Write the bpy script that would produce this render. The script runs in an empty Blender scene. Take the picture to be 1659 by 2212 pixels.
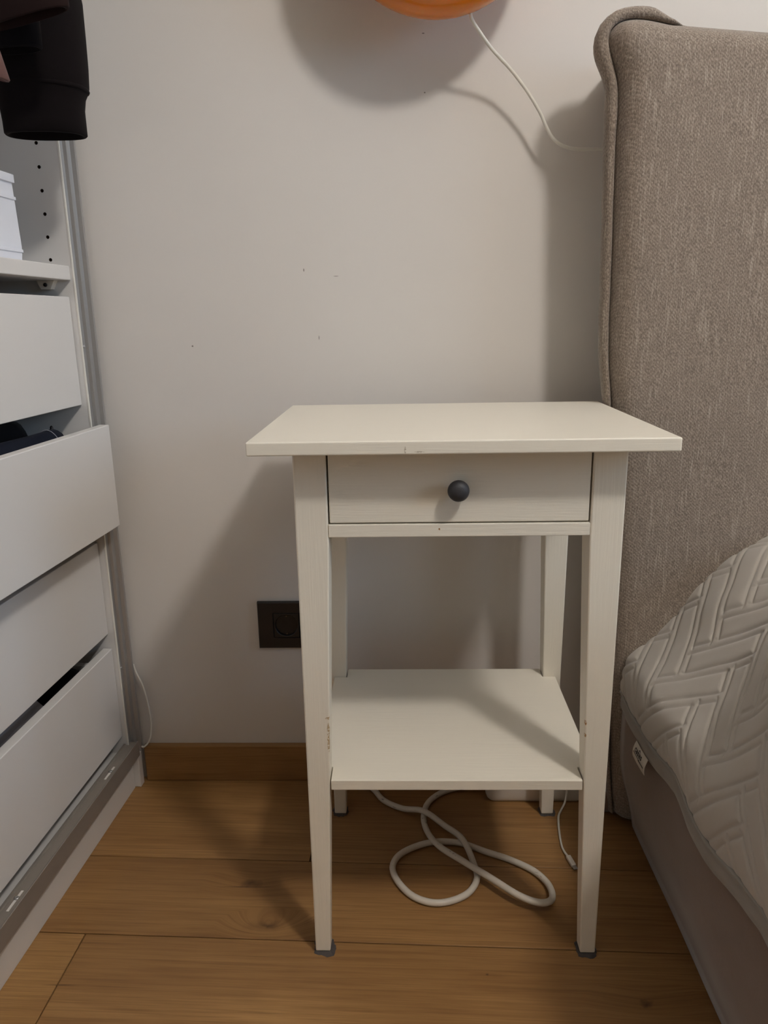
import bpy, bmesh, math, random
from mathutils import Vector, Matrix, noise
random.seed(7)
scene = bpy.context.scene
C = scene.collection

# ------------------------------------------------------------------ camera
CX, CY, CZ, YAW, PITCH, ROLL, FPX = -0.06083, -0.77697, 0.8256, 0.02921, -0.25538, 0.01693, 1604.34
cam_d = bpy.data.cameras.new('camera')
cam = bpy.data.objects.new('camera', cam_d)
C.objects.link(cam)
_R = Matrix.Rotation(YAW, 3, 'Z') @ Matrix.Rotation(PITCH, 3, 'X') @ Matrix.Rotation(ROLL, 3, 'Y')
_r, _u, _f = _R @ Vector((1, 0, 0)), _R @ Vector((0, 0, 1)), _R @ Vector((0, 1, 0))
M = Matrix.Identity(4)
for i in range(3):
    M[i][0], M[i][1], M[i][2] = _r[i], _u[i], -_f[i]
M[0][3], M[1][3], M[2][3] = CX, CY, CZ
cam.matrix_world = M
cam_d.sensor_fit = 'HORIZONTAL'
cam_d.sensor_width = 36.0
cam_d.lens = 36.0 * FPX / 1659.0
cam_d.clip_start = 0.02
scene.camera = cam

# ------------------------------------------------------------------ world, exposure
world = bpy.data.worlds.new('world')
scene.world = world
world.use_nodes = True
bg = world.node_tree.nodes['Background']
bg.inputs['Color'].default_value = (1.0, 0.82, 0.58, 1)
bg.inputs['Strength'].default_value = 0.12
scene.view_settings.view_transform = 'Standard'
scene.view_settings.look = 'None'
scene.view_settings.gamma = 1.0
scene.view_settings.use_curve_mapping = False
scene.view_settings.exposure = 0.0

LAMP_POS = (0.965, -1.18, 2.54)     # globe ceiling lamp that throws the long shadows
LAMP_R = 0.12
LAMP_STRENGTH = 158.0
LAMP_COL = (1.0, 0.955, 0.90)
# cool area light added on the right for the bluish tint, source unseen
cool_fill_d = bpy.data.lights.new('cool_side_fill', 'AREA')
cool_fill_d.shape = 'RECTANGLE'; cool_fill_d.size = 1.1; cool_fill_d.size_y = 1.2
cool_fill_d.color = (0.52, 0.74, 1.0)
cool_fill_d.energy = 24.0
cool_fill = bpy.data.objects.new('cool_side_fill', cool_fill_d)
C.objects.link(cool_fill)
cool_fill.location = (2.86, -1.25, 1.62)
cool_fill.rotation_euler = (0, math.radians(90), 0)
scene.cycles.max_bounces = 6
scene.cycles.diffuse_bounces = 4
scene.cycles.glossy_bounces = 3
scene.cycles.transmission_bounces = 4
scene.cycles.caustics_reflective = False
scene.cycles.caustics_refractive = False

# ------------------------------------------------------------------ helpers
def link_obj(name, me, mat=None, parent=None, smooth=False):
    o = bpy.data.objects.new(name, me)
    C.objects.link(o)
    if mat is not None and not me.materials:
        me.materials.append(mat)
    if smooth:
        me.polygons.foreach_set('use_smooth', [True] * len(me.polygons))
    if parent is not None:
        o.parent = parent
    return o

def from_bm(name, bm, mat=None, parent=None, smooth=False):
    bmesh.ops.recalc_face_normals(bm, faces=bm.faces)
    me = bpy.data.meshes.new(name)
    bm.to_mesh(me)
    bm.free()
    return link_obj(name, me, mat, parent, smooth)

def pydata(name, vs, fs, mat=None, parent=None, smooth=False, recalc=True):
    me = bpy.data.meshes.new(name)
    me.from_pydata([tuple(v) for v in vs], [], fs)
    if recalc:
        bm = bmesh.new(); bm.from_mesh(me)
        bmesh.ops.recalc_face_normals(bm, faces=bm.faces)
        bm.to_mesh(me); bm.free()
    me.update()
    return link_obj(name, me, mat, parent, smooth)

def empty(name, loc=(0, 0, 0), rz=0.0):
    o = bpy.data.objects.new(name, None)
    o.empty_display_size = 0.05
    C.objects.link(o)
    o.location = loc
    o.rotation_euler = (0, 0, rz)
    return o

def tag(o, label, cat, group=None):
    o['label'] = label
    o['category'] = cat
    if group:
        o['group'] = group
    return o

def structure(o, label=None, cat=None):
    o['kind'] = 'structure'
    if label: o['label'] = label
    if cat: o['category'] = cat
    return o

def bm_hexa(bm, p):
    """p: 8 points, bottom ring (4, ccw) then top ring (4)."""
    v = [bm.verts.new(q) for q in p]
    for f in ((3, 2, 1, 0), (4, 5, 6, 7), (0, 1, 5, 4), (1, 2, 6, 5), (2, 3, 7, 6), (3, 0, 4, 7)):
        bm.faces.new([v[i] for i in f])
    return v

def bm_box(bm, x0, x1, y0, y1, z0, z1):
    return bm_hexa(bm, [(x0, y0, z0), (x1, y0, z0), (x1, y1, z0), (x0, y1, z0),
                        (x0, y0, z1), (x1, y0, z1), (x1, y1, z1), (x0, y1, z1)])

def bevel_all(bm, w, seg=2):
    if w > 0:
        bmesh.ops.recalc_face_normals(bm, faces=bm.faces)
        bmesh.ops.bevel(bm, geom=list(bm.edges), offset=w, segments=seg, profile=0.5, affect='EDGES', clamp_overlap=True)

def box(name, x0, x1, y0, y1, z0, z1, mat, parent=None, bevel=0.001, seg=2):
    bm = bmesh.new()
    bm_box(bm, x0, x1, y0, y1, z0, z1)
    bevel_all(bm, bevel, seg)
    return from_bm(name, bm, mat, parent)

def prism(name, poly, z0, z1, mat, parent=None, bevel=0.0, axis='z'):
    """poly: list of 2D points; axis z: (x,y) extruded in z; axis y: (x,z) extruded in y."""
    bm = bmesh.new()
    def P(a, b, t):
        return (a, b, t) if axis == 'z' else (a, t, b)
    lo = [bm.verts.new(P(a, b, z0)) for a, b in poly]
    hi = [bm.verts.new(P(a, b, z1)) for a, b in poly]
    n = len(poly)
    bm.faces.new(lo); bm.faces.new(hi)
    for i in range(n):
        bm.faces.new((lo[i], lo[(i + 1) % n], hi[(i + 1) % n], hi[i]))
    bevel_all(bm, bevel)
    return from_bm(name, bm, mat, parent)

def loft(name, rings, mat, parent=None, cap0=True, cap1=True, smooth=True, closed=True):
    n = len(rings[0]); vs = []; fs = []
    for r in rings: vs += [tuple(p) for p in r]
    for k in range(len(rings) - 1):
        for i in range(n if closed else n - 1):
            j = (i + 1) % n
            fs.append((k * n + i, k * n + j, (k + 1) * n + j, (k + 1) * n + i))
    if closed and cap0: fs.append(tuple(range(n - 1, -1, -1)))
    if closed and cap1: fs.append(tuple((len(rings) - 1) * n + i for i in range(n)))
    return pydata(name, vs, fs, mat, parent, smooth)

def catmull(P, sub=8):
    P = [Vector(p) for p in P]; out = []
    for i in range(len(P) - 1):
        p0 = P[i - 1] if i > 0 else 2 * P[0] - P[1]
        p1, p2 = P[i], P[i + 1]
        p3 = P[i + 2] if i + 2 < len(P) else 2 * P[-1] - P[-2]
        for k in range(sub):
            t = k / sub
            out.append(0.5 * ((2 * p1) + (p2 - p0) * t + (2 * p0 - 5 * p1 + 4 * p2 - p3) * t * t + (3 * p1 - p0 - 3 * p2 + p3) * t ** 3))
    out.append(P[-1])
    return out

def tube(name, pts, r, mat, parent=None, sides=12, sub=8, cap=True):
    path = catmull(pts, sub)
    rings = []
    up = None
    for i, p in enumerate(path):
        t = (path[min(i + 1, len(path) - 1)] - path[max(i - 1, 0)]).normalized()
        if up is None:
            up = Vector((0, 0, 1)) if abs(t.z) < 0.9 else Vector((1, 0, 0))
        a = (up - t * up.dot(t)).normalized()
        b = t.cross(a)
        up = a
        rings.append([p + r * (math.cos(2 * math.pi * k / sides) * a + math.sin(2 * math.pi * k / sides) * b) for k in range(sides)])
    return loft(name, rings, mat, parent, cap, cap)

def lathe(name, prof, axis_o, axis_d, mat, parent=None, n=32, smooth=True):
    """prof: list of (r, t) along axis_d from axis_o."""
    d = Vector(axis_d).normalized()
    a = (Vector((0, 0, 1)) if abs(d.z) < 0.9 else Vector((1, 0, 0)))
    a = (a - d * a.dot(d)).normalized(); b = d.cross(a)
    rings = []
    for r, t in prof:
        rings.append([Vector(axis_o) + d * t + r * (math.cos(2 * math.pi * k / n) * a + math.sin(2 * math.pi * k / n) * b) for k in range(n)])
    return loft(name, rings, mat, parent, True, True, smooth)

def interp(tab, x):
    if x <= tab[0][0]: return tab[0][1]
    for (a, b), (c, d) in zip(tab, tab[1:]):
        if x <= c: return b + (d - b) * (x - a) / (c - a)
    return tab[-1][1]

# ------------------------------------------------------------------ materials
def srgb(r, g, b):
    f = lambda c: (c / 255 / 12.92) if c / 255 <= 0.04045 else ((c / 255 + 0.055) / 1.055) ** 2.4
    return (f(r), f(g), f(b), 1)

class NT:
    def __init__(s, name):
        s.m = bpy.data.materials.new(name); s.m.use_nodes = True
        s.t = s.m.node_tree; s.n = s.t.nodes; s.p = s.n['Principled BSDF']
    def add(s, typ, **kw):
        nd = s.n.new(typ)
        for k, v in kw.items(): setattr(nd, k, v)
        return nd
    def ln(s, a, b): s.t.links.new(a, b)
    warp = None
    def coord(s, scale=(1, 1, 1), out='Object', rand=0.0):
        tc = s.add('ShaderNodeTexCoord'); mp = s.add('ShaderNodeMapping')
        mp.inputs['Scale'].default_value = scale
        src = tc.outputs[out]
        if s.warp is not None:
            ad = s.add('ShaderNodeVectorMath', operation='ADD'); s.ln(src, ad.inputs[0]); s.ln(s.warp, ad.inputs[1]); src = ad.outputs[0]
        s.ln(src, mp.inputs['Vector'])
        if rand:
            oi = s.add('ShaderNodeObjectInfo'); mul = s.add('ShaderNodeMath', operation='MULTIPLY'); mul.inputs[1].default_value = rand
            s.ln(oi.outputs['Random'], mul.inputs[0])
            cb = s.add('ShaderNodeCombineXYZ'); s.ln(mul.outputs[0], cb.inputs[0]); s.ln(mul.outputs[0], cb.inputs[1]); s.ln(mul.outputs[0], cb.inputs[2])
            s.ln(cb.outputs[0], mp.inputs['Location'])
        return mp.outputs[0]
    def noise(s, vec, scale=1.0, detail=4, rough=0.5, dist=0.0):
        nd = s.add('ShaderNodeTexNoise'); nd.inputs['Scale'].default_value = scale; nd.inputs['Detail'].default_value = detail
        nd.inputs['Roughness'].default_value = rough; nd.inputs['Distortion'].default_value = dist
        s.ln(vec, nd.inputs['Vector']); return nd.outputs['Fac']
    def ramp(s, fac, stops):
        r = s.add('ShaderNodeValToRGB'); e = r.color_ramp.elements
        e[0].position, e[0].color = stops[0]; e[1].position, e[1].color = stops[-1]
        for p, c in stops[1:-1]:
            q = e.new(p); q.color = c
        s.ln(fac, r.inputs['Fac']); return r.outputs['Color']
    def mix(s, a, b, fac, mode='MIX'):
        m = s.add('ShaderNodeMix', data_type='RGBA', blend_type=mode)
        for sock, v in ((m.inputs['A'], a), (m.inputs['B'], b)):
            if isinstance(v, tuple): sock.default_value = v
            else: s.ln(v, sock)
        if isinstance(fac, (int, float)): m.inputs['Factor'].default_value = fac
        else: s.ln(fac, m.inputs['Factor'])
        return m.outputs['Result']
    def math(s, op, a, b=None):
        m = s.add('ShaderNodeMath', operation=op)
        for i, v in enumerate((a, b)):
            if v is None: continue
            if isinstance(v, (int, float)): m.inputs[i].default_value = v
            else: s.ln(v, m.inputs[i])
        return m.outputs[0]
    def bump(s, h, strength=0.2, dist=0.001, prev=None):
        b = s.add('ShaderNodeBump'); b.inputs['Strength'].default_value = strength; b.inputs['Distance'].default_value = dist
        s.ln(h, b.inputs['Height'])
        if prev is not None: s.ln(prev, b.inputs['Normal'])
        return b.outputs['Normal']
    def done(s, color=None, rough=0.5, normal=None, metal=0.0, **kw):
        if color is not None:
            if isinstance(color, tuple): s.p.inputs['Base Color'].default_value = color
            else: s.ln(color, s.p.inputs['Base Color'])
        if isinstance(rough, (int, float)): s.p.inputs['Roughness'].default_value = rough
        else: s.ln(rough, s.p.inputs['Roughness'])
        s.p.inputs['Metallic'].default_value = metal
        if normal is not None: s.ln(normal, s.p.inputs['Normal'])
        for k, v in kw.items(): s.p.inputs[k].default_value = v
        return s.m

def blob(nt, vec, c, r, soft=0.5):
    """mask 1 inside an ellipsoid at c with radii r."""
    mp = nt.add('ShaderNodeMapping'); mp.vector_type = 'POINT'
    mp.inputs['Scale'].default_value = tuple(1 / q for q in r)
    mp.inputs['Location'].default_value = tuple(-a / q for a, q in zip(c, r))
    nt.ln(vec, mp.inputs['Vector'])
    ln = nt.add('ShaderNodeVectorMath', operation='LENGTH'); nt.ln(mp.outputs[0], ln.inputs[0])
    mr = nt.add('ShaderNodeMapRange'); mr.inputs['From Min'].default_value = 1.0; mr.inputs['From Max'].default_value = 1.0 - soft
    nt.ln(ln.outputs['Value'], mr.inputs['Value'])
    return mr.outputs[0]

def mat_wall():
    t = NT('wall_paint'); g = t.add('ShaderNodeNewGeometry').outputs['Position']
    n1 = t.noise(t.coord((1, 1, 1)), 2.0, 3)
    col = t.mix(srgb(216, 210, 204), srgb(221, 216, 210), n1)
    for c, r in (((-.399, .435, .787), (.0018, .02, .0016)), ((-.028, .435, 1.222), (.0024, .02, .0009)),
                 ((-.026, .435, 1.145), (.0014, .02, .0012)), ((-.195, .435, .797), (.0007, .02, .004)),
                 ((-.165, .435, .89), (.005, .02, .0005)), ((-.215, .435, .90), (.001, .02, .003))):
        col = t.mix(col, srgb(120, 112, 104), blob(t, g, c, r))
    b = t.bump(t.noise(t.coord((1, 1, 1)), 260, 3), 0.12, 0.0006)
    b = t.bump(t.noise(t.coord((1, 1, 1)), 9, 2), 0.08, 0.004, b)
    return t.done(col, 0.62, b)

def mat_plain(name, col, rough=0.5, metal=0.0, bump=0.0, bscale=300, var=0.0, **kw):
    t = NT(name)
    c = col
    if var:
        c = t.mix(tuple(x * (1 - var) for x in col[:3]) + (1,), tuple(min(1, x * (1 + var)) for x in col[:3]) + (1,), t.noise(t.coord(), 14, 4))
    nrm = t.bump(t.noise(t.coord(), bscale, 3), bump, 0.001) if bump else None
    return t.done(c, rough, nrm, metal, **kw)

def mat_painted_wood(name, col, grain=(3, 60, 60), marks=()):
    t = NT(name)
    v = t.coord(grain)
    n = t.noise(v, 6, 5, 0.6, 0.6)
    c = t.mix(tuple(x * 0.965 for x in col[:3]) + (1,), col, n)
    ob = t.add('ShaderNodeTexCoord').outputs['Object']
    fine = t.noise(t.coord((1, 1, 1)), 420, 2)
    for p, r, k in marks:
        d = blob(t, ob, p, r, 0.35)
        d2 = t.math('MULTIPLY', d, t.math('GREATER_THAN', fine, 0.44))
        c = t.mix(c, srgb(*k), d2)
    b = t.bump(n, 0.35, 0.0008)
    b = t.bump(t.noise(t.coord(), 500, 2), 0.05, 0.0004, b)
    return t.done(c, 0.38, b)

def mat_oak(name, tone=1.0, knots=()):
    t = NT(name)
    if knots:      # the grain bends around the knots
        gp = t.add('ShaderNodeNewGeometry').outputs['Position']; acc = None
        for p, r, k_ in knots:
            if r[1] < .004: continue
            m_ = t.math('MULTIPLY', blob(t, gp, p, (.075, .034, .3), 1.0), r[1] * 1.9)
            acc = m_ if acc is None else t.math('ADD', acc, m_)
        cb = t.add('ShaderNodeCombineXYZ'); t.ln(acc, cb.inputs[1]); t.warp = cb.outputs[0]
    vb = t.coord((1.3, 9.0, 9.0), rand=37.0)
    base = t.noise(vb, 1.6, 4, 0.55, 0.5)
    vf = t.coord((6.0, 150.0, 150.0), rand=37.0)
    fib = t.noise(vf, 1.0, 4, 0.6, 0.2)
    fib2 = t.noise(t.coord((9.0, 420.0, 420.0), rand=37.0), 1.0, 3, 0.6, 0.1)
    vc = t.coord((1.1, 15.0, 15.0), rand=37.0)
    wv = t.add('ShaderNodeTexWave', wave_type='BANDS', bands_direction='Y', wave_profile='SAW')
    wv.inputs['Scale'].default_value = 1.7; wv.inputs['Distortion'].default_value = 5.5
    wv.inputs['Detail'].default_value = 3.0; wv.inputs['Detail Scale'].default_value = 0.9
    t.ln(vc, wv.inputs['Vector'])
    k = tone
    A = tuple(x * k for x in srgb(135, 99, 58)[:3]) + (1,)
    B = tuple(x * k for x in srgb(168, 129, 80)[:3]) + (1,)
    D = tuple(x * k for x in srgb(100, 68, 36)[:3]) + (1,)
    c = t.ramp(base, [(0.3, A), (0.7, B)])
    oi = t.add('ShaderNodeObjectInfo')
    c = t.mix(c, D, t.math('MULTIPLY', oi.outputs['Random'], 0.22))
    c = t.mix(c, D, t.math('MULTIPLY', t.ramp(t.noise(t.coord((3, 6, 6), rand=11.0), 1.0, 3), [(0.45, (0, 0, 0, 1)), (0.75, (1, 1, 1, 1))]), 0.45))
    c = t.mix(c, D, t.math('MULTIPLY', t.ramp(wv.outputs['Fac'], [(0.45, (0, 0, 0, 1)), (1.0, (1, 1, 1, 1))]), 0.20))
    c = t.mix(c, D, t.math('MULTIPLY', t.ramp(fib, [(0.48, (0, 0, 0, 1)), (0.76, (1, 1, 1, 1))]), 0.5))
    c = t.mix(c, D, t.math('MULTIPLY', t.ramp(fib2, [(0.46, (0, 0, 0, 1)), (0.72, (1, 1, 1, 1))]), 0.5))
    if knots:
        g = t.add('ShaderNodeNewGeometry').outputs['Position']
        wob = t.add('ShaderNodeTexNoise'); wob.inputs['Scale'].default_value = 55; wob.inputs['Detail'].default_value = 3
        t.ln(g, wob.inputs['Vector'])
        off = t.add('ShaderNodeVectorMath', operation='SUBTRACT'); t.ln(wob.outputs['Color'], off.inputs[0]); off.inputs[1].default_value = (.5, .5, .5)
        sc = t.add('ShaderNodeVectorMath', operation='SCALE'); t.ln(off.outputs[0], sc.inputs[0]); sc.inputs['Scale'].default_value = 0.02
        ad = t.add('ShaderNodeVectorMath', operation='ADD'); t.ln(g, ad.inputs[0]); t.ln(sc.outputs[0], ad.inputs[1])
        for p, r, s in knots:
            c = t.mix(c, srgb(62, 38, 20), t.math('MULTIPLY', blob(t, ad.outputs[0] if r[1] > .004 else g, p, r, 0.9), s))
    h = t.math('ADD', t.math('MULTIPLY', fib, 0.6), t.math('MULTIPLY', wv.outputs['Fac'], 0.25))
    b = t.bump(h, 0.25, 0.0008)
    return t.done(c, 0.46, b)

def mat_linen(name, c_dark, c_light, slub, scale=1.0, rough=0.9, contrast=0.48):
    t = NT(name)
    g = t.coord((1, 1, 1))
    # threads: fine twill weave
    def wave(direction, sc):
        w = t.add('ShaderNodeTexWave', wave_type='BANDS', bands_direction=direction)
        w.inputs['Scale'].default_value = sc * scale; w.inputs['Distortion'].default_value = 1.6; w.inputs['Detail'].default_value = 2
        w.inputs['Detail Scale'].default_value = 1.5
        t.ln(g, w.inputs['Vector']); return w.outputs['Fac']
    wx = wave('DIAGONAL', 125); wz = wave('Z', 190)
    speck = t.noise(t.coord((760 * scale, 760 * scale, 330 * scale)), 1.0, 2)
    slubn = t.noise(t.coord((430 * scale, 430 * scale, 22 * scale)), 1.0, 3)
    big = t.noise(t.coord((1, 1, 1)), 7, 4)
    c = t.mix(c_dark, c_light, t.ramp(speck, [(0.36, (0, 0, 0, 1)), (0.66, (1, 1, 1, 1))]))
    c = t.mix(c, slub, t.math('MULTIPLY', t.ramp(slubn, [(0.56, (0, 0, 0, 1)), (0.72, (1, 1, 1, 1))]), contrast))
    c = t.mix(c, c_dark, t.math('MULTIPLY', wx, 0.38))
    c = t.mix(c, c_dark, t.math('MULTIPLY', big, 0.15))
    h = t.math('ADD', t.math('ADD', wx, wz), speck)
    b = t.bump(h, 0.35, 0.0006)
    b = t.bump(t.noise(t.coord((1, 1, 1)), 9, 2), 0.10, 0.01, b)
    t.p.inputs['Sheen Weight'].default_value = 0.25
    t.p.inputs['Sheen Roughness'].default_value = 0.5
    return t.done(c, rough, b)

def mat_cloth(name, col, rough=0.9, weave=900, fold=0.0, sheen=0.2, var=0.12):
    t = NT(name)
    t.p.inputs['Specular IOR Level'].default_value = 0.12
    n = t.noise(t.coord(), 26, 4)
    c = t.mix(tuple(x * (1 - var) for x in col[:3]) + (1,), tuple(min(1, x * (1 + var)) for x in col[:3]) + (1,), n)
    b = t.bump(t.noise(t.coord(), weave, 2), 0.25, 0.0005)
    if fold: b = t.bump(t.noise(t.coord(), 30, 3), fold, 0.004, b)
    t.p.inputs['Sheen Weight'].default_value = sheen
    return t.done(c, rough, b)

def mat_metal(name, col, rough=0.38, metal=0.85):
    t = NT(name)
    n = t.noise(t.coord((40, 40, 900)), 1.0, 3)
    r = t.math('ADD', t.math('MULTIPLY', n, 0.15), rough - 0.07)
    return t.done(col, r, t.bump(n, 0.04, 0.0004), metal)

def mat_emit(name, col, strength):
    t = NT(name)
    t.p.inputs['Base Color'].default_value = (0.9, 0.88, 0.84, 1)
    t.p.inputs['Emission Color'].default_value = col + (1,)
    t.p.inputs['Emission Strength'].default_value = strength
    return t.m

M_WALL = mat_wall()
M_CEIL = mat_plain('ceiling_paint', srgb(226, 223, 218), 0.7, bump=0.05)
M_OAK = mat_oak('oak_floor', 1.13, knots=[((-.300, .163, 0), (.018, .009, .03), .75), ((-.305, .157, 0), (.055, .0013, .03), .95),
                                          ((-.262, .083, 0), (.034, .014, .03), .5), ((-.258, .082, 0), (.012, .0055, .03), .6),
                                          ((.232, -.033, 0), (.010, .006, .03), .8), ((.04, .006, 0), (.0025, .002, .03), .9),
                                          ((-.51, -.015, 0), (.03, .0012, .03), .9)])
M_OAK_B = mat_oak('oak_baseboard', 1.2)
M_GAP = mat_plain('floor_joint_dark', srgb(52, 36, 22), 0.9)
CREAM = srgb(236, 229, 214)
M_STAND = mat_painted_wood('painted_nightstand_wood', CREAM, (60, 3, 60) , ())
M_STAND_X = mat_painted_wood('painted_wood_grain_x', CREAM, (2.2, 60, 60),
    marks=[((-.060, 0, .690), (.0012, .01, .0045), (188, 177, 158)), ((-.045, 0, .688), (.006, .01, .001), (190, 179, 160)),
           ((-.022, .0377, .592), (.0012, .01, .0016), (150, 105, 60))])
M_STAND_Z = mat_painted_wood('painted_wood_grain_z', CREAM, (60, 60, 2.2),
    marks=[((-.157, .0377, .352), (.0045, .006, .002), (176, 150, 112)), ((-.1575, .0377, .335), (.0022, .006, .012), (186, 164, 130)),
           ((-.158, .0377, .318), (.0018, .006, .016), (182, 158, 122)), ((.156, .0377, .345), (.002, .006, .004), (170, 128, 80)),
           ((.1565, .0377, .328), (.0018, .006, .003), (170, 128, 80))])
M_KNOB = mat_plain('black_knob', srgb(48, 47, 50), 0.55, bump=0.2, bscale=700)
M_FELT = mat_cloth('grey_felt', srgb(74, 69, 67), 1.0, 1400, 0.4)
M_DRAWER_IN = mat_plain('drawer_inside', srgb(205, 196, 178), 0.6)
M_WARD = mat_plain('white_foil_board', srgb(218, 215, 212), 0.42, bump=0.05, bscale=900)
M_WARD_EDGE = mat_plain('white_edge_band', srgb(226, 222, 214), 0.4)
M_HOLE = mat_plain('raw_chipboard_hole', srgb(70, 52, 38), 0.95)
M_ALU = mat_metal('brushed_aluminium', srgb(172, 170, 168), 0.36, 0.6)
M_ALU_D = mat_metal('dark_aluminium', srgb(146, 138, 130), 0.5, 0.35)
M_STEEL = mat_metal('zinc_screw', srgb(190, 190, 190), 0.3)
M_SLOT = mat_plain('slot_white', srgb(215, 210, 204), 0.6)
M_BOX = mat_cloth('white_polyester', srgb(226, 228, 236), 0.75, 1200, 0.1, 0.1, 0.03)
M_SWEAT = mat_cloth('dark_plum_jersey', srgb(18, 13, 14), 0.95, 1100, 0.15, 0.02)
M_BROWNJ = mat_cloth('dark_brown_cloth', srgb(33, 21, 20), 0.9, 1100, 0.15, 0.02)
M_NAVYJ = mat_cloth('black_violet_cloth', srgb(12, 9, 12), 0.9, 1100, 0.15, 0.02)
M_PINK = mat_cloth('dusty_brown_pink_cotton', srgb(98, 72, 68), 0.85, 1000, 0.15, 0.1)
M_DENIM = mat_cloth('dark_denim', srgb(20, 24, 36), 0.9, 900, 0.2, 0.03)
M_STITCH = mat_plain('pale_stitching', srgb(150, 150, 160), 0.8)
M_BLACKC = mat_cloth('black_cotton', srgb(20, 20, 24), 0.95, 900, 0.2, 0.1)
M_GREYC = mat_cloth('grey_ribbed_knit', srgb(176, 174, 180), 0.9, 500, 0.2, 0.1)
M_BLACKP = mat_plain('black_plastic', srgb(28, 26, 26), 0.45)
M_SOCK = mat_plain('dark_brown_plate', srgb(28, 21, 19), 0.4)
M_SOCK_IN = mat_plain('black_socket', srgb(20, 18, 19), 0.35)
M_COPPER = mat_metal('brass_contact', srgb(120, 96, 80), 0.35)
t = NT('white_cable_sheath')
M_CABLE = t.done(t.mix(t.mix(srgb(196, 187, 173), srgb(220, 212, 198), t.noise(t.coord(), 30, 3)), srgb(96, 84, 74), t.math('MULTIPLY', t.ramp(t.noise(t.coord((55, 55, 200)), 1.0, 4, 0.7), [(0.62, (0, 0, 0, 1)), (0.70, (1, 1, 1, 1))]), 0.8)), 0.45)
M_CORD = mat_plain('white_lamp_cord', srgb(222, 218, 208), 0.45)
M_PLAST = mat_plain('white_plastic', srgb(216, 208, 196), 0.4)
M_HEAD = mat_linen('taupe_linen', srgb(112, 99, 88), srgb(166, 152, 137), srgb(204, 192, 176))
M_BEDSIDE = mat_cloth('taupe_velvet', srgb(112, 91, 78), 0.95, 700, 0.1, 0.5)
M_QUILT = mat_cloth('grey_beige_microfibre', srgb(176, 169, 160), 0.62, 1500, 0.10, 0.3, 0.04)
M_BIND = mat_cloth('grey_binding', srgb(142, 137, 130), 0.75, 1500, 0.1, 0.3, 0.04)
M_TAG = mat_plain('white_satin_tag', srgb(206, 198, 186), 0.55)
M_INK = mat_plain('dark_print', srgb(52, 46, 42), 0.7)
t = NT('orange_glass')
M_ORANGE = t.done(srgb(236, 136, 6), 0.22, None, 0.0, **{'Subsurface Weight': 0.35, 'Subsurface Scale': 0.05, 'Transmission Weight': 0.25, 'IOR': 1.45, 'Coat Weight': 0.4, 'Coat Roughness': 0.1})
M_LAMP = mat_emit('lamp_globe_glow', LAMP_COL, LAMP_STRENGTH)

# ================================================================== ROOM
WALL_Y = 0.435
RX0, RX1, RY0, RZ1 = -1.22, 2.9, -2.6, 2.78
wall = structure(box('wall_back', RX0 - .1, RX1 + .1, WALL_Y, WALL_Y + .12, -.05, RZ1 + .05, M_WALL, None, 0), 'plain off-white painted wall behind the nightstand', 'wall')
structure(box('wall_left', RX0 - .12, RX0, RY0, WALL_Y, -.05, RZ1 + .05, M_WALL, None, 0), 'off-white wall behind the wardrobe', 'wall')
structure(box('wall_right', RX1, RX1 + .12, RY0, WALL_Y, -.05, RZ1 + .05, M_WALL, None, 0), 'off-white wall beyond the bed', 'wall')
structure(box('ceiling', RX0 - .1, RX1 + .1, RY0, WALL_Y + .1, RZ1, RZ1 + .1, M_CEIL, None, 0), 'white painted ceiling', 'ceiling')

w1 = structure(box('added_window', 2.888, 2.8995, -1.83, -.67, .99, 2.25, mat_plain('added_window_pane', srgb(150, 165, 180), 0.1), None, 0), 'unseen window added behind the cool fill light', 'window')  # pane and frame added around the cool fill; the wall has no opening
for (a_, b_, c_, d_) in ((-1.87, -1.81, .95, 2.29), (-.69, -.63, .95, 2.29), (-1.81, -.69, .95, 1.01), (-1.81, -.69, 2.23, 2.29)):
    box('added_window_frame', 2.878, 2.8998, a_, b_, c_, d_, M_WARD, w1, .002)

# floor: dark sub-floor, each plank a part of its own
floor = structure(box('floor', RX0 - .05, RX1 + .05, RY0, WALL_Y + .05, -.06, -.0125, M_GAP, None, 0), 'oak plank floor with thin dark joints', 'floor')
SL = -0.0329                                       # planks run a little askew to the wall
ang = math.atan(SL); ca, sa = math.cos(ang), math.sin(ang)
L1, L2 = 0.0511, 0.2047                            # joint lines, their y at x = 0
G = 0.0009
rows = [(L2, 0.48, [-1.3, -.216, 1.55, 3.1]), (L1, L2, [-1.3, 0.62, 2.5, 3.1]), (L1 - .21, L1, [-1.3, -.5195, 1.28, 3.1])]
yy = L1 - .21
k = 0
while yy > RY0 - .1:
    ends = [[-1.3, .42, 2.2, 3.1], [-1.3, -.2, 1.6, 3.1], [-1.3, .95, 3.1]][k % 3]
    rows.append((yy - .20, yy, ends)); yy -= .20; k += 1
for (ya, yb, ends) in rows:
    for xa, xb in zip(ends, ends[1:]):
        if ya < RY0 - .15: continue
        # plank local frame: origin on the lower joint line, x along the plank
        x0, x1, h = xa / ca + G, xb / ca - G, (yb - ya) * ca
        cxm = (x0 + x1) / 2
        bm = bmesh.new()
        bm_box(bm, x0 - cxm, x1 - cxm, G, h - G, -.012, 0.0)
        top = [e for e in bm.edges if all(v.co.z > -.001 for v in e.verts)]
        bmesh.ops.bevel(bm, geom=top, offset=.0004, segments=1, affect='EDGES')
        o = from_bm('plank', bm, M_OAK, floor)
        o.location = (cxm * ca, ya + cxm * sa, 0)
        o.rotation_euler = (0, 0, ang)

bb = box('baseboard_back', -.545, .22, WALL_Y - .0125, WALL_Y, .0, .072, M_OAK_B, None, .0015)
structure(bb, 'oak baseboard along the back wall', 'baseboard')

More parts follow.
